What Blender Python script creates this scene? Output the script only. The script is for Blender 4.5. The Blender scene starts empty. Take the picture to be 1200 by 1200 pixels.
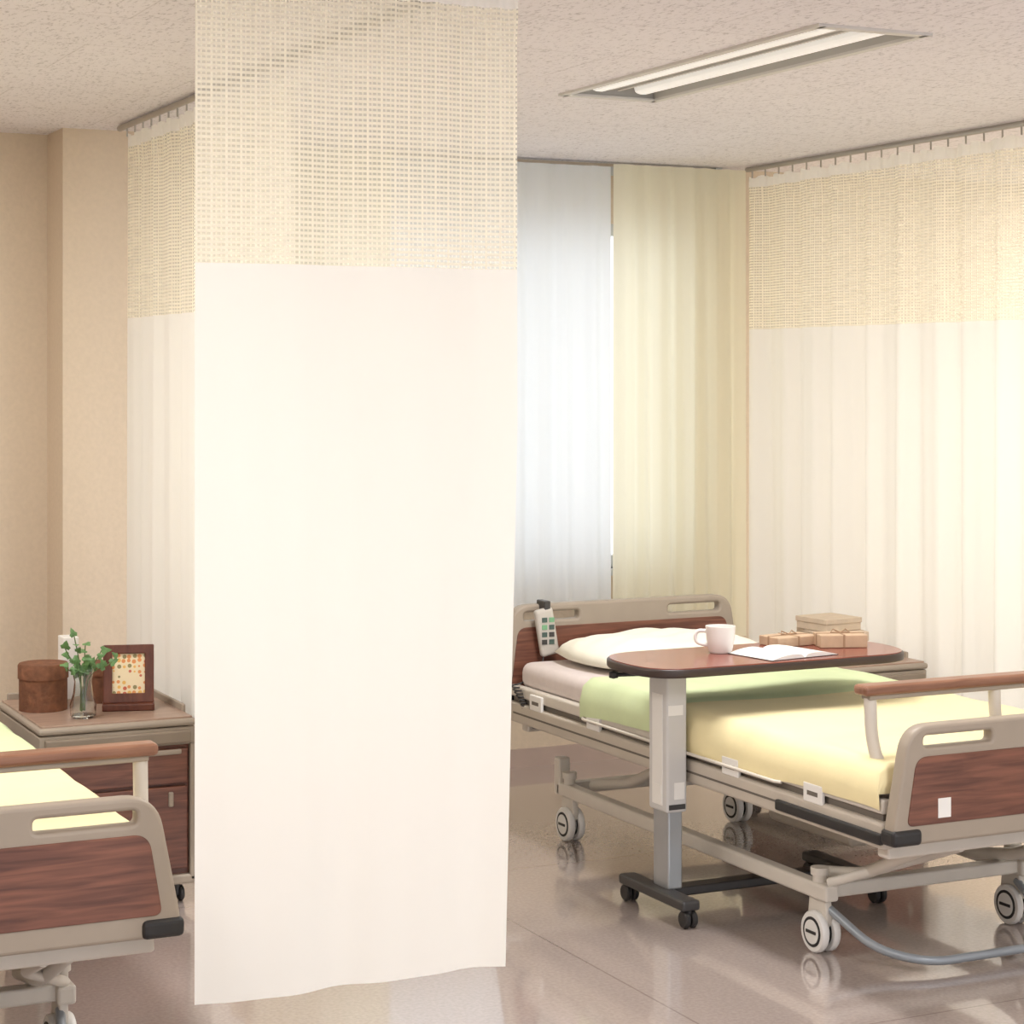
import bpy, bmesh, math, random
from mathutils import Vector, Matrix
random.seed(4)
C=bpy.context.scene
# ---------------------------------------------------------------- helpers
def S(r,g,b):
    def f(c):
        c/=255.0
        return c/12.92 if c<=0.04045 else ((c+0.055)/1.055)**2.4
    return (f(r),f(g),f(b),1.0)
def newmat(name):
    m=bpy.data.materials.new(name); m.use_nodes=True
    nt=m.node_tree; nt.nodes.clear()
    out=nt.nodes.new('ShaderNodeOutputMaterial')
    return m,nt,out
def M(name,col,rough=.5,metal=0.,noise=.05,scale=12.,bump=0.,coat=0.,stretch=(1,1,1),emit=0.,trans=0.):
    m,nt,out=newmat(name); N=nt.nodes.new; L=nt.links.new
    p=N('ShaderNodeBsdfPrincipled'); L(p.outputs[0],out.inputs[0])
    p.inputs['Roughness'].default_value=rough; p.inputs['Metallic'].default_value=metal
    p.inputs['Coat Weight'].default_value=coat; p.inputs['Transmission Weight'].default_value=trans
    tc=N('ShaderNodeTexCoord'); mp=N('ShaderNodeMapping'); mp.inputs['Scale'].default_value=stretch
    no=N('ShaderNodeTexNoise'); no.inputs['Scale'].default_value=scale; no.inputs['Detail'].default_value=6
    L(tc.outputs['Object'],mp.inputs[0]); L(mp.outputs[0],no.inputs['Vector'])
    r=N('ShaderNodeValToRGB')
    r.color_ramp.elements[0].position=.3; r.color_ramp.elements[1].position=.7
    r.color_ramp.elements[0].color=tuple(c*(1-noise) for c in col[:3])+(1,)
    r.color_ramp.elements[1].color=tuple(min(1,c*(1+noise)) for c in col[:3])+(1,)
    L(no.outputs['Fac'],r.inputs[0]); L(r.outputs[0],p.inputs['Base Color'])
    if bump:
        b=N('ShaderNodeBump'); b.inputs['Strength'].default_value=bump; b.inputs['Distance'].default_value=.01
        L(no.outputs['Fac'],b.inputs['Height']); L(b.outputs[0],p.inputs['Normal'])
    if emit:
        p.inputs['Emission Color'].default_value=col; p.inputs['Emission Strength'].default_value=emit
    return m
def wood(name,dark,light,stretch,rough=.35,scale=5.):
    m,nt,out=newmat(name); N=nt.nodes.new; L=nt.links.new
    p=N('ShaderNodeBsdfPrincipled'); L(p.outputs[0],out.inputs[0]); p.inputs['Roughness'].default_value=rough
    tc=N('ShaderNodeTexCoord'); mp=N('ShaderNodeMapping'); mp.inputs['Scale'].default_value=stretch
    no=N('ShaderNodeTexNoise'); no.inputs['Scale'].default_value=scale; no.inputs['Detail'].default_value=8; no.inputs['Distortion'].default_value=.6
    L(tc.outputs['Object'],mp.inputs[0]); L(mp.outputs[0],no.inputs['Vector'])
    r=N('ShaderNodeValToRGB'); r.color_ramp.elements[0].position=.32; r.color_ramp.elements[1].position=.68
    r.color_ramp.elements[0].color=dark; r.color_ramp.elements[1].color=light
    L(no.outputs['Fac'],r.inputs[0]); L(r.outputs[0],p.inputs['Base Color'])
    return m
def root(name,loc=(0,0,0),rot=0):
    e=bpy.data.objects.new(name,None); C.collection.objects.link(e); e.location=loc; e.rotation_euler=(0,0,rot); e.empty_display_size=.1
    return e
def link(name,me,mat=None,parent=None,smooth=False,loc=(0,0,0)):
    o=bpy.data.objects.new(name,me); C.collection.objects.link(o); o.location=loc
    if mat: 
        for mm in (mat if isinstance(mat,(list,tuple)) else [mat]): me.materials.append(mm)
    if parent: o.parent=parent
    if smooth:
        for p in me.polygons: p.use_smooth=True
    return o
def box(name,a,b,mat,parent=None,bev=0.,seg=3,rotm=None):
    """axis aligned box from corner a to corner b"""
    c=[(a[i]+b[i])/2 for i in range(3)]; s=[abs(b[i]-a[i]) for i in range(3)]
    bm=bmesh.new(); bmesh.ops.create_cube(bm,size=1)
    bmesh.ops.scale(bm,vec=s,verts=bm.verts)
    if bev: bmesh.ops.bevel(bm,geom=bm.edges[:],offset=min(bev,min(s)*.49),segments=seg,profile=.5,affect='EDGES')
    if rotm is not None: bmesh.ops.transform(bm,matrix=rotm,verts=bm.verts)
    me=bpy.data.meshes.new(name); bm.to_mesh(me); bm.free()
    o=link(name,me,mat,parent,smooth=False,loc=c)
    return o
def fillet(pts,r,closed=False,n=6):
    P=[Vector(p) for p in pts]; out=[]; k=len(P)
    for i,p in enumerate(P):
        rr=r[i] if isinstance(r,(list,tuple)) else r
        if (not closed and i in (0,k-1)) or rr<=0: out.append(p); continue
        a=P[(i-1)%k]; b=P[(i+1)%k]
        da=(a-p); db=(b-p); ra=min(rr,da.length*.49); rb=min(rr,db.length*.49)
        A=p+da.normalized()*ra; B=p+db.normalized()*rb
        for j in range(n+1):
            t=j/n; out.append(A*(1-t)**2+p*2*t*(1-t)+B*t*t)
    return out
def curve2mesh(name,cu,mat,parent,smooth,mtx=None):
    o=bpy.data.objects.new(name+'_c',cu); C.collection.objects.link(o)
    dg=bpy.context.evaluated_depsgraph_get(); dg.update()
    me=bpy.data.meshes.new_from_object(o.evaluated_get(dg)); me.name=name
    bpy.data.objects.remove(o); 
    if mtx is not None: me.transform(mtx)
    me.materials.clear()
    return link(name,me,mat,parent,smooth)
def tube(name,pts,r,mat,parent=None,fil=0.,res=4,cyclic=False):
    if fil: pts=fillet(pts,fil,cyclic)
    cu=bpy.data.curves.new(name,'CURVE'); cu.dimensions='3D'; cu.bevel_depth=r; cu.bevel_resolution=res; cu.use_fill_caps=True
    s=cu.splines.new('POLY'); s.points.add(len(pts)-1)
    for i,p in enumerate(pts): s.points[i].co=(p[0],p[1],p[2],1)
    s.use_cyclic_u=cyclic
    return curve2mesh(name,cu,mat,parent,True)
XZ=Matrix.Rotation(math.pi/2,4,'X')
def plate(name,loops,depth,mat,parent=None,bev=.004,mtx=XZ,off=(0,0,0)):
    cu=bpy.data.curves.new(name,'CURVE'); cu.dimensions='2D'; cu.fill_mode='BOTH'; cu.extrude=max(depth/2-bev,.0005); cu.bevel_depth=bev; cu.bevel_resolution=2; cu.offset=-bev
    for lp in loops:
        s=cu.splines.new('POLY'); s.points.add(len(lp)-1)
        for i,p in enumerate(lp): s.points[i].co=(p[0],p[1],0,1)
        s.use_cyclic_u=True
    return curve2mesh(name,cu,mat,parent,False,Matrix.Translation(off)@mtx)
def rpoly(pts,r,n=8): return fillet([(p[0],p[1],0) for p in pts],r,True,n)
def lathe(name,prof,mat,parent=None,seg=32,loc=(0,0,0),axis='Z'):
    bm=bmesh.new(); rings=[]
    for (r,z) in prof:
        rings.append([bm.verts.new((r*math.cos(2*math.pi*i/seg),r*math.sin(2*math.pi*i/seg),z)) for i in range(seg)])
    for a,b in zip(rings,rings[1:]):
        for i in range(seg): bm.faces.new((a[i],a[(i+1)%seg],b[(i+1)%seg],b[i]))
    for rg in (rings[0],rings[-1]):
        try: bm.faces.new(rg)
        except: pass
    bmesh.ops.remove_doubles(bm,verts=bm.verts,dist=1e-5); bmesh.ops.recalc_face_normals(bm,faces=bm.faces)
    if axis=='X': bmesh.ops.rotate(bm,verts=bm.verts,cent=(0,0,0),matrix=Matrix.Rotation(math.pi/2,3,'Y'))
    me=bpy.data.meshes.new(name); bm.to_mesh(me); bm.free()
    o=link(name,me,mat,parent,True,loc)
    try: me.set_sharp_from_angle(angle=math.radians(40))
    except Exception: pass
    return o
# ---------------------------------------------------------------- materials
taupe=M('taupe_plastic',S(164,151,136),.45,noise=.03)
taupe2=M('taupe_frame',S(196,186,173),.4,noise=.03)
beige=M('beige_enamel',S(216,208,197),.35,noise=.03)
white=M('white_plastic',S(238,235,231),.35,noise=.02)
black=M('black_rubber',S(40,38,38),.5,noise=.1)
dgrey=M('dark_grey_metal',S(62,60,60),.4,noise=.05)
gapm=M('frame_gap_shade',S(110,102,94),.6,noise=.05)  # shade of frame gaps and slots, put into a darker taupe
steel=M('brushed_metal',S(176,180,184),.3,metal=.6,noise=.05)
bluegr=M('blue_grey_bar',S(150,156,163),.35,metal=.2,noise=.04)
walnut=wood('walnut_panel',S(92,56,45),S(136,88,70),(1,6,14))
walnutx=wood('walnut_rail',S(124,84,64),S(158,114,90),(1,8,8))
tabletop=wood('table_top_wood',S(116,62,52),S(148,86,72),(1.5,8,8),rough=.2)
cabtop=wood('cabinet_top_wood',S(150,122,106),S(174,148,130),(1.2,8,8),rough=.35)
mattress_m=M('mattress_fabric',S(226,214,210),.9,noise=.03,scale=30,bump=.1)
pillow_m=M('pillow_cotton',S(248,244,228),.9,noise=.02,scale=8,bump=.15)
yellow_m=M('yellow_blanket',S(243,229,182),.95,noise=.03,scale=9,bump=.25)
green_m=M('green_blanket',S(212,225,180),.95,noise=.04,scale=9,bump=.25)
kraft=M('kraft_paper',S(192,164,136),.8,noise=.08,scale=30)
kraft2=M('tan_box_paper',S(212,193,170),.8,noise=.05,scale=30)
bark=M('bark_box',S(118,76,52),.8,noise=.3,scale=40,bump=.4)
paper=M('paper_white',S(240,237,232),.7,noise=.02)
def cloth(name,col,tr=.3,bump=.05,vary=.03):
    m,nt,out=newmat(name); N=nt.nodes.new; L=nt.links.new
    d=N('ShaderNodeBsdfDiffuse'); t=N('ShaderNodeBsdfTranslucent'); mx=N('ShaderNodeMixShader'); mx.inputs[0].default_value=tr
    tc=N('ShaderNodeTexCoord'); no=N('ShaderNodeTexNoise'); no.inputs['Scale'].default_value=3
    mp=N('ShaderNodeMapping'); mp.inputs['Scale'].default_value=(3,3,.4); L(tc.outputs['Object'],mp.inputs[0]); L(mp.outputs[0],no.inputs['Vector'])
    r=N('ShaderNodeValToRGB'); r.color_ramp.elements[0].color=tuple(c*(1-vary) for c in col[:3])+(1,); r.color_ramp.elements[1].color=col
    L(no.outputs['Fac'],r.inputs[0]); L(r.outputs[0],d.inputs[0]); L(r.outputs[0],t.inputs[0])
    n2=N('ShaderNodeTexNoise'); n2.inputs['Scale'].default_value=250; L(tc.outputs['Object'],n2.inputs['Vector'])
    b=N('ShaderNodeBump'); b.inputs['Strength'].default_value=bump; b.inputs['Distance'].default_value=.002; L(n2.outputs['Fac'],b.inputs['Height']); L(b.outputs[0],d.inputs['Normal'])
    L(d.outputs[0],mx.inputs[1]); L(t.outputs[0],mx.inputs[2]); L(mx.outputs[0],out.inputs[0])
    return m
def net(name,col,pu=.0105,pv=.0115,wu=.35,wv=.55,tr=.3):
    m,nt,out=newmat(name); N=nt.nodes.new; L=nt.links.new
    def math_(op,a,b=None):
        n=N('ShaderNodeMath'); n.operation=op
        for i,v in enumerate((a,b)):
            if v is None: continue
            if isinstance(v,(int,float)): n.inputs[i].default_value=v
            else: L(v,n.inputs[i])
        return n.outputs[0]
    uv=N('ShaderNodeUVMap'); uv.uv_map='UVMap'; sp=N('ShaderNodeSeparateXYZ'); L(uv.outputs[0],sp.inputs[0])
    U,V=sp.outputs[0],sp.outputs[1]
    tv=math_('LESS_THAN',math_('FRACT',math_('DIVIDE',U,pu)),wu)
    th=math_('LESS_THAN',math_('FRACT',math_('DIVIDE',V,pv)),wv)
    band=math_('LESS_THAN',math_('FRACT',math_('DIVIDE',U,pu*3)),.16)
    fac=math_('MAXIMUM',math_('MAXIMUM',math_('MULTIPLY',tv,.72),math_('MULTIPLY',th,.93)),band)
    fac=math_('MAXIMUM',fac,.42)
    d=N('ShaderNodeBsdfDiffuse'); t=N('ShaderNodeBsdfTranslucent'); mx=N('ShaderNodeMixShader'); mx.inputs[0].default_value=tr
    d.inputs[0].default_value=col; t.inputs[0].default_value=col
    L(d.outputs[0],mx.inputs[1]); L(t.outputs[0],mx.inputs[2])
    tp=N('ShaderNodeBsdfTransparent'); m2=N('ShaderNodeMixShader'); L(fac,m2.inputs[0]); L(tp.outputs[0],m2.inputs[1]); L(mx.outputs[0],m2.inputs[2])
    L(m2.outputs[0],out.inputs[0]); return m
cream=cloth('cream_curtain_cloth',S(253,251,245),.25)
creamnet=net('cream_net',S(251,246,228))
drape_m=cloth('beige_drape_cloth',S(251,247,226),.40,vary=.04)
# ---------------------------------------------------------------- room shell
H=2.50; YB=7.57
def wallmat(name,col):
    return M(name,col,.85,noise=.03,scale=60,bump=.15)
wall_m=wallmat('wallpaper_tan',S(222,205,183))
wall_w=wallmat('wallpaper_offwhite',S(232,226,208))
# ceiling
m,nt,out=newmat('acoustic_ceiling'); N=nt.nodes.new; L=nt.links.new
p=N('ShaderNodeBsdfPrincipled'); p.inputs['Roughness'].default_value=.9; L(p.outputs[0],out.inputs[0])
tc=N('ShaderNodeTexCoord'); mp=N('ShaderNodeMapping'); mp.inputs['Scale'].default_value=(110,42,1); L(tc.outputs['Object'],mp.inputs[0])
no=N('ShaderNodeTexNoise'); no.inputs['Scale'].default_value=1; no.inputs['Detail'].default_value=5; no.inputs['Roughness'].default_value=.65; L(mp.outputs[0],no.inputs['Vector'])
r=N('ShaderNodeValToRGB'); r.color_ramp.elements[0].position=.34; r.color_ramp.elements[0].color=S(200,194,196); r.color_ramp.elements[1].position=.47; r.color_ramp.elements[1].color=S(241,236,239)
L(no.outputs['Fac'],r.inputs[0])
br=N('ShaderNodeTexBrick'); br.offset=.5; br.inputs['Scale'].default_value=1; br.inputs['Brick Width'].default_value=.91; br.inputs['Row Height'].default_value=.455; br.inputs['Mortar Size'].default_value=.003
br.inputs['Color1'].default_value=(1,1,1,1); br.inputs['Color2'].default_value=(.97,.97,.97,1); br.inputs['Mortar'].default_value=(.84,.83,.82,1)
L(tc.outputs['Object'],br.inputs['Vector'])
mx=N('ShaderNodeMixRGB'); mx.blend_type='MULTIPLY'; mx.inputs[0].default_value=1; L(r.outputs[0],mx.inputs[1]); L(br.outputs[0],mx.inputs[2]); L(mx.outputs[0],p.inputs['Base Color'])
ceil_m=m
# floor
m,nt,out=newmat('vinyl_floor'); N=nt.nodes.new; L=nt.links.new
p=N('ShaderNodeBsdfPrincipled'); p.inputs['Roughness'].default_value=.22; L(p.outputs[0],out.inputs[0])
tc=N('ShaderNodeTexCoord'); no=N('ShaderNodeTexNoise'); no.inputs['Scale'].default_value=90; no.inputs['Detail'].default_value=3; L(tc.outputs['Object'],no.inputs['Vector'])
r=N('ShaderNodeValToRGB'); r.color_ramp.elements[0].position=.35; r.color_ramp.elements[0].color=S(172,157,150); r.color_ramp.elements[1].position=.65; r.color_ramp.elements[1].color=S(182,168,161)
L(no.outputs['Fac'],r.inputs[0])
mp=N('ShaderNodeMapping'); mp.inputs['Location'].default_value=(-2.63,-.55,0); L(tc.outputs['Object'],mp.inputs[0])
br=N('ShaderNodeTexBrick'); br.offset=0; br.inputs['Scale'].default_value=1; br.inputs['Brick Width'].default_value=1.82; br.inputs['Row Height'].default_value=1.82; br.inputs['Mortar Size'].default_value=.003
br.inputs['Color1'].default_value=(1,1,1,1); br.inputs['Color2'].default_value=(1,1,1,1); br.inputs['Mortar'].default_value=(.72,.68,.66,1)
L(mp.outputs[0],br.inputs['Vector'])
mx=N('ShaderNodeMixRGB'); mx.blend_type='MULTIPLY'; mx.inputs[0].default_value=1; L(r.outputs[0],mx.inputs[1]); L(br.outputs[0],mx.inputs[2]); L(mx.outputs[0],p.inputs['Base Color'])
n2=N('ShaderNodeTexNoise'); n2.inputs['Scale'].default_value=2.5; L(tc.outputs['Object'],n2.inputs['Vector'])
p.inputs['Coat Weight'].default_value=1.; p.inputs['Coat Roughness'].default_value=.05; p.inputs['Coat IOR'].default_value=1.7
mr=N('ShaderNodeMapRange'); mr.inputs[3].default_value=.12; mr.inputs[4].default_value=.22; L(n2.outputs['Fac'],mr.inputs[0]); L(mr.outputs[0],p.inputs['Roughness'])
floor_m=m
X0,X1,Y0=-1.6,7.6,-1.8
def joined_boxes(name,boxes,mat):
    bm=bmesh.new()
    for a,b in boxes:
        g=bmesh.ops.create_cube(bm,size=1)['verts']
        bmesh.ops.scale(bm,vec=[abs(b[i]-a[i]) for i in range(3)],verts=g)
        bmesh.ops.translate(bm,vec=[(a[i]+b[i])/2 for i in range(3)],verts=g)
    me=bpy.data.meshes.new(name); bm.to_mesh(me); bm.free(); return link(name,me,mat)
joined_boxes('floor',[((X0,Y0,-.1),(X1,YB+.2,0))],floor_m)
LX0,LX1,LY0,LY1=2.96,3.29,4.33,5.75
joined_boxes('ceiling',[((X0,Y0,H),(LX0,YB+.2,H+.1)),((LX1,Y0,H),(X1,YB+.2,H+.1)),((LX0,Y0,H),(LX1,LY0,H+.1)),((LX0,LY1,H),(LX1,YB+.2,H+.1))],ceil_m)
WX0,WX1,WZ0,WZ1=2.75,4.45,.8,2.25
joined_boxes('wall_back',[((X0,YB,0),(WX0,YB+.15,H)),((WX1,YB,0),(X1,YB+.15,H)),
    ((WX0,YB,0),(WX1,YB+.15,WZ0)),((WX0,YB,WZ1),(WX1,YB+.15,H)),
    ((1.75,7.33,0),(2.35,YB,H))],wall_m)
joined_boxes('wall_left',[((X0-.15,Y0,0),(X0,YB+.15,H))],wall_m)
joined_boxes('wall_right',[((X1,Y0,0),(X1+.15,YB+.15,H))],wall_w)
base_m=M('baseboard_vinyl',S(190,170,160),.5,noise=.03)
joined_boxes('baseboard_back',[((X0,YB-.012,0),(1.738,YB,.075)),((1.738,7.318,0),(1.75,YB,.075)),((1.738,7.318,0),(2.362,7.33,.075)),((2.35,7.33,0),(2.362,YB,.075)),((2.362,YB-.012,0),(X1,YB,.075))],base_m)
# windows
alu=M('window_frame_paint',S(205,208,210),.4,noise=.02)
for i,(a,b) in enumerate(((WX0,WX1),)):
    w=root('window_%d'%(i+1),(a,YB+.04,WZ0))
    ww=b-a; hh=WZ1-WZ0
    for k,(x0,x1,z0,z1) in enumerate(((0,ww,0,.05),(0,ww,hh-.05,hh),(0,.05,0,hh),(ww-.05,ww,0,hh),(ww/2-.03,ww/2+.03,0,hh))):
        box('frame_%d'%k,(x0,0,z0),(x1,.06,z1),alu,w)
    box('sill',(-.03,-.06,-.03),(ww+.03,.0,0),alu,w)
# ---------------------------------------------------------------- ceiling light
cl=root('ceiling_light',((LX0+LX1)/2,(LY0+LY1)/2,H))
lw,ll=(LX1-LX0)/2,(LY1-LY0)/2
lampw=M('light_trough_enamel',S(190,186,180),.5,noise=.02)
trimw=M('light_trim_enamel',S(214,210,205),.5,noise=.02)
tubem=M('fluorescent_tube',S(250,249,246),.4,noise=0,emit=.28)
box('top',(-lw,-ll,.085),(lw,ll,.095),lampw,cl)
for k,(a,b) in enumerate((((-lw-.012,-ll-.012,-.008),(-lw+.012,ll+.012,.0)),((lw-.012,-ll-.012,-.008),(lw+.012,ll+.012,.0)),((-lw,-ll-.012,-.008),(lw,-ll+.02,.0)),((-lw,ll-.02,-.008),(lw,ll+.012,.0)))):
    box('trim_%d'%k,a,b,trimw,cl)
for s in (-1,1):
    box('side_%d'%(s+1),(s*lw,-ll,0),(s*(lw-.01),ll,.09),lampw,cl)
    box('end_%d'%(s+1),(-lw,s*ll,0),(lw,s*(ll-.01),.09),lampw,cl)
    box('reflector_%d'%(s+1),(s*.012,-ll+.03,.015),(s*.022,ll-.03,.085),trimw,cl)
    box('tube_%d'%(s+1),(s*.05,-ll+.06,.002),(s*.105,ll-.06,.045),tubem,cl,bev=.018)
# ---------------------------------------------------------------- curtains
def curtain(name,p0,p1,zs,zm,z1,amp,wl,mats,seed=0,header=.0,nz=26,flare=1.,slant=None,res=.012,topamp=.5):
    """cloth between p0 and p1 (xy), zs hem, zm net start, z1 top"""
    rnd=random.Random(seed); p0=Vector(p0); p1=Vector(p1); d=p1-p0; Ln=d.length; d.normalize(); n=Vector((-d.y,d.x))
    nx=int(Ln/res)
    ph=[rnd.uniform(0,6.28) for _ in range(5)]
    zr=[zs+(zm-zs)*i/nz for i in range(nz+1)]
    kk=8 if z1>zm else 0
    ztop=z1-header
    for i in range(1,kk+1): zr.append(zm+(ztop-zm)*i/kk)
    if header: zr+= [ztop+header*.5,z1]
    bm=bmesh.new(); uvl=bm.loops.layers.uv.new('UVMap'); rows=[]; uvs={}
    for j,z in enumerate(zr):
        row=[]; h=(z-zs)/(z1-zs)
        for i in range(nx+1):
            s=i/nx*Ln
            a=amp*(flare*(1-h)+topamp*h)
            o=a*(math.sin(2*math.pi*s/wl+ph[0]+.6*math.sin(s*2.1+ph[1]))+.45*math.sin(2*math.pi*s/(wl*.57)+ph[2]+h*.8)+.5*math.sin(2*math.pi*s/(wl*2.9)+ph[3]-h*.5))
            if header and z>ztop-.001: o+= .008*math.sin(2*math.pi*s/.05)
            ds=0
            if slant: ds=slant(s/Ln,1-h)
            q=p0+d*(s+ds)+n*o
            zz=z
            if z==z1 and header: zz=z-.012*abs(math.sin(math.pi*s/.1))
            v=bm.verts.new((q.x,q.y,zz)); row.append(v); uvs[v]=(s,z)
        rows.append(row)
    for j in range(len(rows)-1):
        zc=(zr[j]+zr[j+1])/2
        for i in range(nx):
            f=bm.faces.new((rows[j][i],rows[j][i+1],rows[j+1][i+1],rows[j+1][i])); f.smooth=True
            f.material_index=1 if (len(mats)>1 and zm<zc<ztop) else 0
            for l in f.loops: l[uvl].uv=uvs[l.vert]
    me=bpy.data.meshes.new(name); bm.to_mesh(me); bm.free()
    return link(name,me,mats)
def slant_c(t,k):   # free edge drifts in towards the hem
    e=max(0,k-.45)/.55
    return -.03*t*t*e
RZ=2.455
c1=curtain('privacy_curtain',(1.26,4.115),(1.993,4.10),.30,1.845,RZ,.010,.30,[cream,creamnet],seed=3,header=.03,slant=slant_c,nz=40)
c2=curtain('privacy_curtain',(1.91,7.02),(1.91,5.35),.30,1.81,RZ,.014,.16,[cream,creamnet],seed=5,header=.05)
CX=4.70
c3=curtain('privacy_curtain',(CX,7.40),(CX,3.2),.30,1.805,RZ,.024,.20,[cream,creamnet],seed=9,header=.05)
# rails with runners
railm=M('rail_aluminium',S(176,170,162),.35,metal=.3,noise=.03)
def rail(pts,runs,name='curtain_rail'):
    r=root(name,(0,0,0))
    for q,pp in enumerate(pts):
        tube('track_%d'%q,[Vector((p[0],p[1],H-.014)) for p in pp],.011,railm,r,res=2)
    k=0
    bm=bmesh.new()
    for (a,b) in runs:
        a=Vector(a);b=Vector(b); n=int((b-a).length/.1)
        for i in range(n+1):
            q=a.lerp(b,i/n)
            g=bmesh.ops.create_cube(bm,size=1)['verts']; bmesh.ops.scale(bm,vec=(.005,.005,.03),verts=g); bmesh.ops.translate(bm,vec=(q.x,q.y,H-.038),verts=g)
    me=bpy.data.meshes.new('runners'); bm.to_mesh(me); bm.free(); link('runners',me,railm,r)
rail([[(1.0,4.10),(2.03,4.10)],[(1.91,4.10),(1.91,7.15)]],[((1.27,4.10),(1.95,4.10)),((1.91,4.3),(1.91,7.05))])
rail([[(CX,3.1),(CX,7.42)]],[((CX,3.2),(CX,7.38))])
sheer=cloth('sheer_white_cloth',S(243,246,247),.42,vary=.02)
curtain('sheer_curtain',(3.05,7.46),(4.060,7.46),.66,2.475,2.475,.014,.12,[sheer],seed=2)
curtain('window_drape',(4.068,7.44),(4.70,7.44),.5,2.485,2.485,.020,.10,[drape_m],seed=8)
curtain('window_drape',(2.50,7.43),(3.06,7.43),.5,2.485,2.485,.022,.10,[drape_m],seed=12)
r=root('window_curtain_rail'); box('track',(2.45,7.50,2.445),(4.68,7.53,2.48),alu,r); 
for k,x in enumerate((2.6,3.6,4.6)): box('bracket_%d'%k,(x,7.51,2.478),(x+.03,YB,2.498),alu,r)
# ---------------------------------------------------------------- bed
def board(name,y,z0,z1,par,foot):
    W=.48 if foot else .505; tp=.055
    outl=rpoly([(-W,z0),(W,z0),(W-.005,z0+.05),(W-tp,z1),(-W+tp,z1),(-W+.005,z0+.05)],[.03,.03,.03,.07,.07,.03])
    sz1=z1-.028; sz0=sz1-.030
    def slot(a,b): return rpoly([(a,sz0),(b,sz0),(b,sz1),(a,sz1)],.012,4)
    sl1=slot(-W+.10,-W+.32); sl2=slot(W-.32,W-.10)
    plate('frame',[outl,sl1,sl2],.045,taupe,par,bev=.009,off=(0,y,0))
    zt=sz0-.022
    pz0=z0+.05
    pan=rpoly([(-W+.045,pz0),(W-.045,pz0),(W-.075,zt),(W-.34,zt),(W-.36,zt+.0),(-W+.36,zt),(-W+.075,zt)],[.02,.02,.035,.02,.0,.0,.035])
    plate('wood_panel',[pan],.052,walnut,par,bev=.002,off=(0,y,0))
    for s in (-1,1):
        box('corner_bumper_%d'%(s+1),(s*(W-.09),y-.032,z0+.0),(s*(W+.003),y+.03,z0+.042),black,par,bev=.012)
def caster(par,x,y,r,name,brace=1):
    for s in (-1,1):
        lathe(name+'_tyre_%d'%(s+1),[(r*.55,-.011),(r*.93,-.011),(r,-.006),(r,.006),(r*.93,.011),(r*.55,.011)],white,par,loc=(x+s*.019,y,r),axis='X')
        lathe(name+'_ring_%d'%(s+1),[(r*.5,-.0125),(r*.72,-.0125),(r*.72,.0125),(r*.5,.0125)],black,par,loc=(x+s*.019,y,r),axis='X')
        lathe(name+'_hub_%d'%(s+1),[(0,-.014),(r*.58,-.0135),(r*.58,.0135),(0,.014)],white,par,loc=(x+s*.019,y,r),axis='X')
        box(name+'_slot_%d'%(s+1),(x+s*.034-.0015,y-r*.4,r-.004),(x+s*.034+.0015,y+r*.4,r+.004),black,par)
    # hood
    pr=rpoly([(y-.02,r*1.0),(y-.045,r*1.55),(y-.035,.165),(y+.04,.175),(y+.052,r*1.4),(y+.03,r*.9)],.02)
    mt=Matrix(((0,0,1,0),(1,0,0,0),(0,1,0,0),(0,0,0,1)))
    plate(name+'_hood',[pr],.022,beige,par,bev=.005,mtx=mt,off=(x,0,0))
    lathe(name+'_stem',[(0,.15),(.02,.15),(.02,.215),(.026,.215),(.026,.235),(0,.235)],beige,par,loc=(x,y+.005,0))
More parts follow.
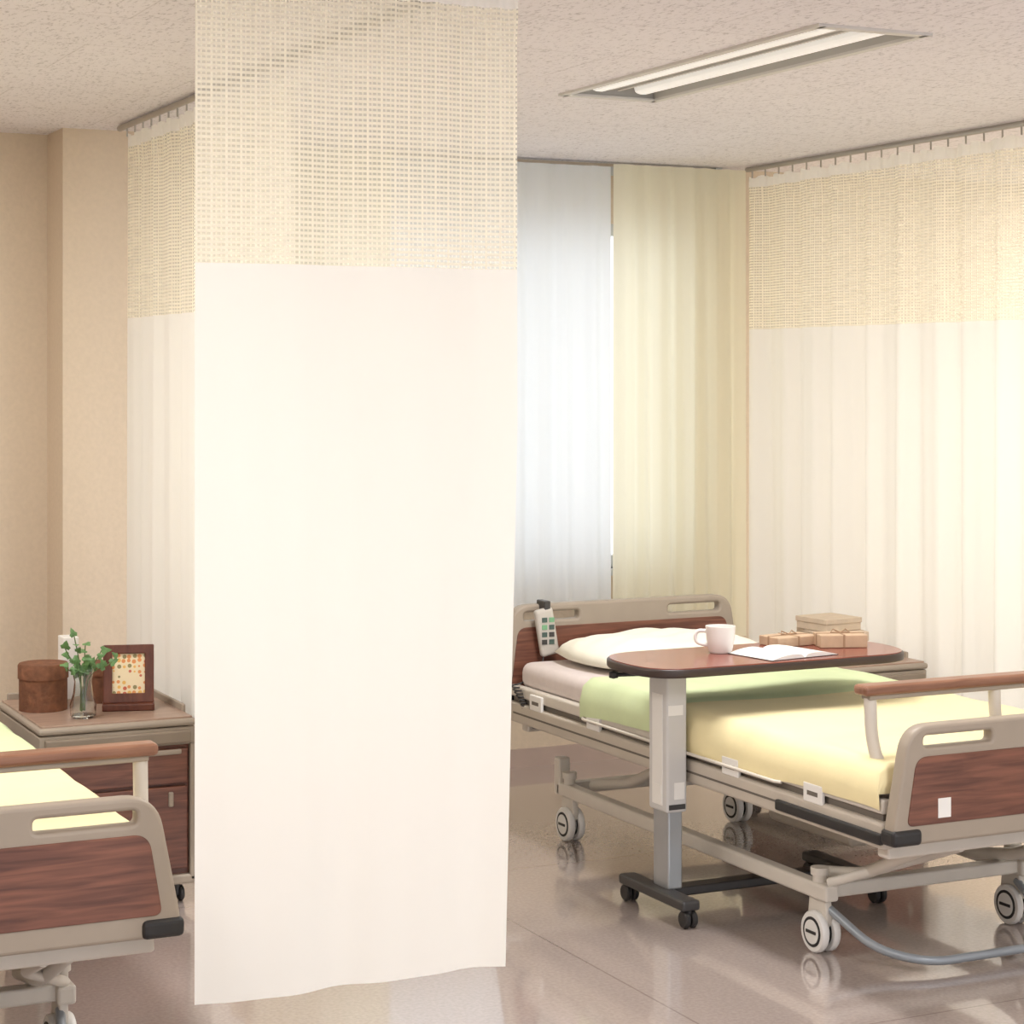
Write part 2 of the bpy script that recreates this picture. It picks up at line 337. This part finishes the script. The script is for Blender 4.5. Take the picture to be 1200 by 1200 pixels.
def make_bed(cx,yf,side,gx=.445):
    """side: -1 grab bar/remote side on -x, +1 on +x"""
    b=root('hospital_bed',(cx,yf,0))
    board('foot',0,.41,.715,b,True); board('head',2.27,.44,.795,b,False)
    # mattress and deck
    o=box('mattress',(-.44,.06,.505),(.44,2.22,.60),mattress_m,b,bev=.035,seg=4)
    for p in o.data.polygons: p.use_smooth=True
    box('deck',(-.43,.05,.475),(.43,2.23,.503),taupe2,b,bev=.006)
    for s in (-1,1):
        n='L' if s<0 else 'R'
        box('deck_rail_'+n,(s*.435,.04,.480),(s*.465,2.24,.520),beige,b,bev=.008)
        # mattress retainer loops / brackets
        for k in range(5):
            y=.30+k*.42
            box('rail_bracket_%s%d'%(n,k),(s*.462,y,.455),(s*.474,y+.09,.508),white,b,bev=.004)
            box('rail_slot_%s%d'%(n,k),(s*.4735,y+.02,.475),(s*.4745,y+.07,.487),gapm,b)
        tube('guard_bar_'+n,[(s*.470,.50,.484),(s*.482,.52,.484),(s*.482,1.66,.484),(s*.470,1.68,.484)],.005,beige,b,fil=.02)
        box('side_shadow_gap_'+n,(s*.42,.05,.460),(s*.455,2.23,.482),gapm,b)  # solid strip, shade between the rails put into its colour
        box('side_rail_'+n,(s*.43,.03,.392),(s*.472,2.25,.462),taupe2,b,bev=.010)
        box('side_groove_'+n,(s*.471,.5,.424),(s*.4735,2.2,.430),gapm,b)
        box('side_bumper_'+n,(s*.465,.03,.405),(s*.482,.52,.435),black,b,bev=.006)
        box('inner_frame_'+n,(s*.30,.10,.345),(s*.34,2.15,.392),beige,b,bev=.008)
        # base
        box('base_tube_'+n,(s*.32,.44,.150),(s*.365,2.08,.195),beige,b,bev=.008)
        caster(b,s*.34,.50,.058,'caster_foot_'+n)
        caster(b,s*.34,2.02,.058,'caster_head_'+n)
        # lift links
        tube('lift_link_foot_'+n,[(s*.27,.62,.19),(s*.27,.40,.23),(s*.27,.12,.36)],.018,beige,b,fil=.05)
        tube('lift_link_head_'+n,[(s*.27,1.98,.19),(s*.27,1.70,.25),(s*.27,1.45,.36)],.018,beige,b,fil=.05)
        box('post_head_'+n,(s*.32,2.055,.15),(s*.365,2.10,.28),beige,b,bev=.008)
        tube('brace_foot_'+n,[(s*.34,.46,.20),(s*.20,.24,.30),(s*.20,.06,.37)],.014,beige,b,fil=.04)
    box('base_cross_foot',(-.34,.46,.155),(.34,.51,.195),beige,b,bev=.008)
    box('base_cross_head',(-.34,2.03,.155),(.34,2.08,.195),beige,b,bev=.008)
    box('under_cross_foot',(-.44,.05,.36),(.44,.10,.40),beige,b,bev=.008)
    box('under_cross_mid',(-.44,1.10,.36),(.44,1.15,.40),beige,b,bev=.008)
    box('under_cross_head',(-.44,2.15,.36),(.44,2.20,.40),beige,b,bev=.008)
    box('motor_housing',(-.10,.70,.22),(.10,1.15,.33),taupe2,b,bev=.02)
    tube('motor_piston',[(0,1.15,.28),(0,1.75,.36)],.02,steel,b)
    tube('brake_pedal_bar',[(-.335,.48,.13),(-.30,.30,.05),(-.20,.19,.03),(.20,.19,.03),(.30,.30,.05),(.335,.48,.13)],.012,bluegr,b,fil=.07)
    # grab bar across the foot
    e=side; yb=.17; zt=.79
    box('grab_rail',(e*gx,yb-.03,zt-.022),(e*-.30,yb+.03,zt+.006),walnutx,b,bev=.010)
    box('grab_rail_under',(e*(gx-.02),yb-.02,zt-.034),(e*-.28,yb+.02,zt-.02),taupe,b,bev=.004)
    for k,px in enumerate((gx-.035,.0)):
        tube('grab_post_%d'%k,[(e*px,yb,zt-.03),(e*px,yb-.005,.66),(e*(px-.005),yb-.03,.585),(e*(px-.005),.045,.555),(e*(px-.005),.01,.553)],.017,beige,b,fil=.06)
    box('label',(-.34+.0,-.028,.475),(-.30,-.0255,.525),paper,b)
    return b
def pillow(cx,cy,cz,lx,ly,h):
    bm=bmesh.new(); n=28; top=[];bot=[]
    for j in range(n+1):
        a=[];c=[]
        for i in range(n+1):
            u=-1+2*i/n; v=-1+2*j/n
            k=max(0,(1-u**4)*(1-v**4))**.55
            shr=1-.05*(abs(u)*abs(v))**2; pin=1-.06*(1-u*u)*abs(v)**3
            x=lx/2*u*shr*(1-.05*(1-v*v)*abs(u)**3*-1); y=ly/2*v*pin
            wr=.006*math.sin(7*u+3*v)*k+.004*math.sin(13*v-5*u)*k
            a.append(bm.verts.new((x,y,h*.62*k+wr+h*.3)))
            c.append(bm.verts.new((x,y,-h*.30*k+h*.3)) if 0<i<n and 0<j<n else a[-1])
        top.append(a);bot.append(c)
    for j in range(n):
        for i in range(n):
            bm.faces.new((top[j][i],top[j][i+1],top[j+1][i+1],top[j+1][i]))
            try: bm.faces.new((bot[j][i],bot[j+1][i],bot[j+1][i+1],bot[j][i+1]))
            except: pass
    me=bpy.data.meshes.new('pillow'); bm.to_mesh(me); bm.free()
    return link('pillow',me,pillow_m,None,True,(cx,cy,cz))
def blanket(cx,yf):
    bm=bmesh.new(); W=.458; zt=.606; ny=90
    prof=[(-W-.014,.485),(-W-.016,.53),(-W-.004,.583),(-W+.02,.602)]
    nx=26
    prof+=[(-W+.03+(2*W-.06)*i/nx,zt) for i in range(nx+1)]
    prof+=[(W-.02,.602),(W+.004,.583),(W+.016,.53),(W+.014,.485)]
    rows=[]
    y0,ym,y1=.055,1.10,1.70
    for jj in range(-3,ny+1):
        j=max(0,jj)
        y=y0+(y1-y0)*j/ny; row=[]
        if jj<0: y=y0+(-.012,-.016,-.006)[jj+3]+.004
        fold=.010*min(1,max(0,(y-ym)/.02)) 
        for k,(x,z) in enumerate(prof):
            if jj<0: z=min(z,(.53,.56,.59)[jj+3])
            w=.003*math.sin(9*x+5*y)+.0025*math.sin(17*y-6*x)
            hem=0
            if k in (0,len(prof)-1): hem=.008*math.sin(6*y)+.004*math.sin(17*y)
            edge=1.0
            if j in(0,ny): edge=0
            row.append(bm.verts.new((x*(1+fold*.6),y+.012*math.sin(5*x)*(1 if j==ny else 0),z+w*edge+fold*edge+hem+.003)))
        rows.append(row)
    for j in range(len(rows)-1):
        y=y0+(y1-y0)*(j-3+.5)/ny
        for k in range(len(prof)-1):
            f=bm.faces.new((rows[j][k],rows[j][k+1],rows[j+1][k+1],rows[j+1][k])); f.smooth=True; f.material_index=1 if y>ym else 0
    me=bpy.data.meshes.new('blanket'); bm.to_mesh(me); bm.free()
    o=link('blanket',me,[yellow_m,green_m],None,True,(cx,yf,0))
    return o
BX,BX2,YF=3.61,.795,4.28
bed1=make_bed(BX,YF,-1,.445); bed2=make_bed(BX2,YF,1,.475)
for cx in (BX,BX2):
    pillow(cx,YF+1.97,.60,.68,.42,.115); blanket(cx,YF)
# remote with cable on right bed
rm=M('remote_shell',S(196,190,182),.4,noise=.02); scr=M('remote_keys',S(70,90,84),.4,noise=.3,scale=60)
hs=root('bed_remote_control',(BX-.335,YF+2.215,.70),0)
tilt=Matrix.Rotation(math.radians(-10),4,'Y')
box('body',(-.036,-.014,-.085),(.036,.014,.085),rm,hs,bev=.012,rotm=tilt)
for i in range(4):
    for j in range(2):
        box('key_%d%d'%(i,j),(-.024+j*.028,-.0165,.035-i*.026),(-.004+j*.028,-.0135,.052-i*.026),[scr,M('green_key',S(120,170,130),.4),scr,dgrey][(i+j)%4],hs)
box('hook',(-.012,-.012,.07),(.012,.055,.11),dgrey,hs,bev=.004)
cab=[(-.01,0,-.08),(-.03,-.02,-.14),(-.10,-.02,-.17)]
pts=[Vector(p) for p in cab]
for i in range(150):
    t=i/150; a=t*2*math.pi*14
    pts.append(Vector((-.155+.06*t+.012*math.cos(a),-.06-.05*t+.012*math.sin(a),-.17-.15*t)))
tube('coiled_cable',pts,.003,dgrey,hs,res=2)
# ---------------------------------------------------------------- overbed table
ot=root('overbed_table',(3.06,5.32,0))
TU=.018
tp=rpoly([(-.12,-.20),(.78,-.20),(.84,.0),(.78,.20),(-.07,.20),(-.145,.06)],[.12,.12,.1,.12,.12,.12],10)
IDm=Matrix.Identity(4)
plate('top_edge',[tp],.026,M('table_edge_band',S(58,44,40),.4),ot,bev=.006,mtx=IDm,off=(0,0,.727+TU))
tp2=[Vector(p)*.985+Vector((.005,0,0)) for p in tp]
plate('top_surface',[tp2],.004,tabletop,ot,bev=.0008,mtx=IDm,off=(0,0,.7405+TU))
colw=M('column_enamel',S(208,206,204),.4,noise=.02)
K=.03
box('column_upper',(-.035+K,-.055,.31),(.035+K,.055,.70+TU),colw,ot,bev=.008)
box('column_upper_inset',(-.037+K,-.030,.33),(-.0345+K,.030,.66),white,ot,bev=.001)
box('column_lower',(-.025+K,-.045,.08),(.025+K,.045,.33),steel,ot,bev=.006)
box('arm',(-.04+K,-.05,.692+TU),(.60,.05,.714+TU),dgrey,ot,bev=.006)
tube('lever',[(-.03,.05,.695+TU),(-.10,.10,.69+TU)],.006,black,ot); lathe('lever_knob',[(0,-.012),(.014,-.008),(.014,.008),(0,.012)],black,ot,loc=(-.10,.10,.69+TU))
box('sticker_1',(-.0385+K,-.025,.335),(-.0365+K,.025,.39),paper,ot); box('sticker_2',(-.03+K,-.0565,.60),(.02+K,-.0548,.63),paper,ot)
box('sticker_3',(-.01+K,-.0565,.35),(.025+K,-.0548,.40),paper,ot)
box('column_label',(-.028+K,-.0565,.32),(.028+K,-.0548,.335),dgrey,ot)
for x in (0,.67):
    box('base_bar_%d'%(x*10),(x-.03,-.19,.052),(x+.03,.20,.082),dgrey,ot,bev=.008)
    for y in (-.17,.18):
        for s in (-1,1):
            lathe('base_caster_%d_%d_%d'%(x*10,y*100,s),[(0,-.009),(.022,-.009),(.026,-.005),(.026,.005),(.022,.009),(0,.009)],black,ot,loc=(x+s*.012,y,.026),axis='X',seg=20)
        lathe('caster_stem_%d_%d'%(x*10,y*100),[(0,.03),(.012,.03),(.012,.055),(0,.055)],black,ot,loc=(x,y,0),seg=12)
box('base_spine',(0,-.03,.052),(.67,.03,.08),dgrey,ot,bev=.006)
TZ=.743+TU
# mug
mg=root('coffee_mug',(3.305,5.37,TZ))
lathe('cup',[(0,0),(.030,0),(.036,.006),(.043,.04),(.046,.082),(.043,.082),(.040,.04),(.033,.010),(0,.008)],white,mg)
tube('handle',[(.040,0,.065),(.075,0,.068),(.078,0,.030),(.038,0,.022)],.006,white,mg,fil=.02); mg.rotation_euler=(0,0,math.radians(-35+180))
# magazine
mz=root('open_magazine',(3.46,5.26,TZ),math.radians(8))
bm=bmesh.new(); n=24; hw=.13; rows=[]
for i in range(n+1):
    u=-1+2*i/n; z=.002+.016*(abs(u)**.5)*(1-abs(u))*2.0
    rows.append([bm.verts.new((hw*u,y,z)) for y in (-.10,.10)]+[bm.verts.new((hw*u,y,0)) for y in (.10,-.10)])
for a,b_ in zip(rows,rows[1:]):
    for k in range(4): bm.faces.new((a[k],b_[k],b_[(k+1)%4],a[(k+1)%4]))
bm.faces.new(rows[0]); bm.faces.new(rows[-1])
me=bpy.data.meshes.new('pages'); bm.to_mesh(me); bm.free(); link('pages',me,paper,mz)
box('cover',(-hw-.003,-.103,-.0),(hw+.003,.103,.0015),dgrey,mz)
string=M('twine',S(160,130,102),.8)
def parcel(name,loc,s,rot,mat,st=True):
    r=root(name,loc,rot)
    box('box',(-s[0]/2,-s[1]/2,0),(s[0]/2,s[1]/2,s[2]),mat,r,bev=.003)
    if st:
        e=.0015
        for nm,a,b in (('x',(-s[0]/2-e,-.003,-0),(s[0]/2+e,.003,s[2]+e)),('y',(-.003,-s[1]/2-e,0),(.003,s[1]/2+e,s[2]+e))):
            box('string_'+nm,a,b,string,r)
        tube('bow',[(0,0,s[2]),(.02,.012,s[2]+.012),(.03,0,s[2]+.003),(0,0,s[2]+.003),(-.02,.012,s[2]+.012),(-.03,0,s[2]+.003),(0,0,s[2]+.002)],.002,string,r,res=2)
    else:
        box('lid',(-s[0]/2-.003,-s[1]/2-.003,s[2]*.62),(s[0]/2+.003,s[1]/2+.003,s[2]+.002),mat,r,bev=.002)
    return r
parcel('wrapped_parcel',(3.60,5.44,TZ),(.16,.10,.030),math.radians(5),kraft)
parcel('wrapped_parcel',(3.725,5.34,TZ),(.15,.10,.040),math.radians(-20),kraft)
# ---------------------------------------------------------------- bedside cabinets
def cabinet(x0,y0,w=.485,d=.58,h=.57):
    r=root('bedside_cabinet',(x0,y0,0))
    box('top_board',(0.0,0,h-.028),(w,d,h-.006),taupe,r,bev=.010)
    box('top_surface',(.012,.012,h-.008),(w-.012,d-.012,h),cabtop,r,bev=.002)
    for k,(a,b) in enumerate((((0.03,d-.012,h-.01),(w-.03,d,h+.02)),((w-.012,.12,h-.01),(w,d,h+.02)))): box('lip_%d'%k,a,b,taupe,r,bev=.005)
    box('slide_tray_housing',(.004,.006,h-.085),(w-.004,d-.004,h-.03),taupe,r,bev=.006)
    box('slide_tray_front',(.02,-.008,h-.078),(w-.02,.012,h-.040),M('tray_front',S(140,126,110),.4),r,bev=.006)
    box('body',(.02,.02,.075),(w-.02,d-.01,h-.085),walnut,r,bev=.004)
    box('drawer_front',(.03,.002,h-.20),(w-.03,.022,h-.095),walnut,r,bev=.003)
    box('drawer_handle',(.05,-.006,h-.112),(w-.05,.006,h-.096),taupe,r,bev=.005)
    box('door_front',(.03,.002,.11),(w-.03,.022,h-.21),walnut,r,bev=.003)
    box('door_handle',(w-.09,-.006,h-.27),(w-.075,.006,h-.225),taupe,r,bev=.004)
    for sx in (.002,w-.022): box('side_post_%d'%(sx*100),(sx,0.0,.07),(sx+.02,.03,h-.08),taupe,r,bev=.005)
    box('plinth',(.0,0.0,.06),(w,d,.09),taupe,r,bev=.008)
    for i,x in enumerate((.05,w-.05)):
        for j,y in enumerate((.05,d-.05)):
            for s in (-1,1): lathe('wheel_%d%d%d'%(i,j,s),[(0,-.008),(.02,-.008),(.024,-.004),(.024,.004),(.02,.008),(0,.008)],black,r,loc=(x+s*.012,y,.024),axis='X',seg=20)
            lathe('wheel_stem_%d%d'%(i,j),[(0,.02),(.012,.02),(.012,.065),(0,.065)],dgrey,r,loc=(x,y,0),seg=12)
    return r
cabinet(1.372,6.05); cabinet(4.15,6.05,w=.46)
CZ=.5705
parcel('gift_box',(4.43,6.40,CZ),(.20,.20,.085),math.radians(-12),kraft2,False)
parcel('gift_box',(4.42,6.41,CZ+.088),(.17,.17,.045),math.radians(6),kraft2,False)
def canister(x,y,r,h):
    c=root('bark_canister',(x,y,CZ))
    lathe('body',[(0,0),(r,0),(r,h*.72),(0,h*.72)],bark,c); lathe('lid',[(0,h*.68),(r*1.05,h*.68),(r*1.05,h*.96),(r*1.0,h),(0,h)],bark,c)
canister(1.462,6.38,.074,.145); canister(1.665,6.46,.055,.125)
box('tissue_carton',(1.56,6.525,CZ),(1.61,6.60,CZ+.20),paper,None,bev=.003)
# picture frame
pf=root('picture_frame',(1.70,6.26,CZ),math.radians(-16))
fm=wood('frame_wood',S(84,42,30),S(112,62,44),(8,8,2))
lean=Matrix.Rotation(math.radians(-8),4,'X')
plate('frame',[rpoly([(-.078,.0),(.078,.0),(.078,.18),(-.078,.18)],.004,2),rpoly([(-.050,.030),(.050,.030),(.050,.152),(-.050,.152)],.002,2)],.016,fm,pf,bev=.003,mtx=lean@XZ,off=(0,0,.02))
m,nt,out=newmat('patchwork_print'); N=nt.nodes.new; L=nt.links.new
p=N('ShaderNodeBsdfPrincipled'); p.inputs['Roughness'].default_value=.5; L(p.outputs[0],out.inputs[0])
tc=N('ShaderNodeTexCoord'); vo=N('ShaderNodeTexVoronoi'); vo.inputs['Scale'].default_value=62; vo.inputs['Randomness'].default_value=.35; L(tc.outputs['Object'],vo.inputs['Vector'])
r=N('ShaderNodeValToRGB'); cr=r.color_ramp; cr.interpolation='CONSTANT'
cr.elements[0].color=S(226,150,90); cr.elements[1].position=.8; cr.elements[1].color=S(206,110,84)
e=cr.elements.new(.4); e.color=S(232,184,100); e=cr.elements.new(.6); e.color=S(150,140,96)
sx=N('ShaderNodeSeparateXYZ'); L(vo.outputs['Color'],sx.inputs[0]); L(sx.outputs[0],r.inputs[0])
lt=N('ShaderNodeMath'); lt.operation='LESS_THAN'; lt.inputs[1].default_value=.40; L(vo.outputs['Distance'],lt.inputs[0])
mm=N('ShaderNodeMixRGB'); mm.inputs[1].default_value=S(240,222,186); L(lt.outputs[0],mm.inputs[0]); L(r.outputs[0],mm.inputs[2]); L(mm.outputs[0],p.inputs['Base Color'])
plate('print',[rpoly([(-.055,.026),(.055,.026),(.055,.156),(-.055,.156)],.001,1)],.004,m,pf,bev=.0005,mtx=lean@XZ,off=(0,.002,.02))
box('base',(-.08,-.035,0),(.08,.05,.022),fm,pf,bev=.004)
# glass vase with ivy
gv=root('ivy_vase',(1.535,6.17,CZ))
gl=M('clear_glass',(.93,.97,.96,1),.02,noise=0,trans=1)
lathe('glass',[(0,0),(.030,0),(.038,.008),(.040,.04),(.030,.075),(.026,.11),(.034,.15),(.0325,.15),(.0245,.11),(.028,.075),(.037,.04),(.034,.010),(0,.008)],gl,gv)
stem=M('ivy_stem',S(90,110,60),.6); leafm=M('ivy_leaf',S(98,136,82),.5,noise=.3,scale=30)
rnd=random.Random(11); lb=bmesh.new()
def leaf(c,dirv,up,sz):
    dirv=dirv.normalized(); sd=dirv.cross(up).normalized(); nn=sd.cross(dirv)
    sh=[(0,0),(.35,-.1),(.52,.25),(.3,.45),(.22,.7),(0,1.05),(-.22,.7),(-.3,.45),(-.52,.25),(-.35,-.1)]
    cv=lb.verts.new(c+dirv*sz*.45+nn*sz*.08)
    vs=[lb.verts.new(c+sd*a*sz+dirv*b*sz) for a,b in sh]
    for i in range(len(vs)): lb.faces.new((cv,vs[i],vs[(i+1)%len(vs)]))
ends=[(-.05,.02,.21),(.0,-.03,.23),(.06,.01,.20),(-.02,.03,.245),(.10,-.02,.18),(-.065,-.02,.17),(.03,.02,.16)]
for i,e in enumerate(ends):
    P=[Vector((rnd.uniform(-.01,.01),rnd.uniform(-.01,.01),.02)),Vector((e[0]*.2,e[1]*.2,.14)),Vector((e[0]*.7,e[1]*.7,e[2]*.85)),Vector(e)]
    tube('stem_%d'%i,P,.0018,stem,gv,fil=.04,res=1)
    for k in range(6):
        t=k/5; c=P[1].lerp(P[2],t*1.4) if t<.7 else P[2].lerp(P[3],(t-.7)/.3)
        leaf(c,Vector((rnd.uniform(-1,1),rnd.uniform(-1,.3),rnd.uniform(-.3,.8))),Vector((rnd.uniform(-.3,.3),-1,rnd.uniform(.2,1))),rnd.uniform(.02,.032))
me=bpy.data.meshes.new('leaves'); lb.to_mesh(me); lb.free(); link('leaves',me,leafm,gv)
# ---------------------------------------------------------------- camera, light
cam=bpy.data.cameras.new('camera'); co=bpy.data.objects.new('camera',cam); C.collection.objects.link(co)
cam.sensor_width=36; cam.lens=72; cam.shift_y=-160/1200
co.location=(0,0,1.61); co.rotation_euler=(math.pi/2,0,-math.radians(25.8)); C.camera=co
w=bpy.data.worlds.new('world'); C.world=w; w.use_nodes=True
bg=w.node_tree.nodes['Background']; bg.inputs[0].default_value=(.93,.96,1,1); bg.inputs[1].default_value=1.7
def area(name,loc,rot,sx,sy,pw,col=(1,.985,.965)):
    l=bpy.data.lights.new(name,'AREA'); l.shape='RECTANGLE'; l.size=sx; l.size_y=sy; l.energy=pw; l.color=col
    o=bpy.data.objects.new(name,l); C.collection.objects.link(o); o.location=loc; o.rotation_euler=rot; return o
area('fill_lamp',((LX0+LX1)/2,(LY0+LY1)/2,H-.012),(0,0,0),.28,1.35,42)
area('fill_lamp',(.6,2.4,H-.012),(0,0,0),.3,1.35,30)  # added fill, no fixture here; brightens the front of the room
area('fill_lamp',(3.1,1.6,H-.012),(0,0,0),.3,1.35,50)  # unseen fill towards the camera side, added for soft frontal light
area('fill_lamp',(.4,5.6,H-.012),(0,0,0),.3,1.35,44)  # unseen fill added to whiten the left curtain and bed
area('fill_lamp',(6.9,4.4,H-.012),(0,0,0),.3,1.35,34,(1,1,.97))  # added lamp, unseen, lighting the right curtain from behind
area('fill_lamp',(6.9,6.6,H-.012),(0,0,0),.3,1.35,52,(1,1,.97))  # second added backlight for the right curtain, also unseen
sl=bpy.data.lights.new('sun','SUN'); sl.energy=.12; sl.angle=.2; so=bpy.data.objects.new('sun',sl); C.collection.objects.link(so)
so.rotation_euler=Vector((-.15,-1,-.35)).to_track_quat('-Z','Y').to_euler()
C.view_settings.view_transform='Standard'
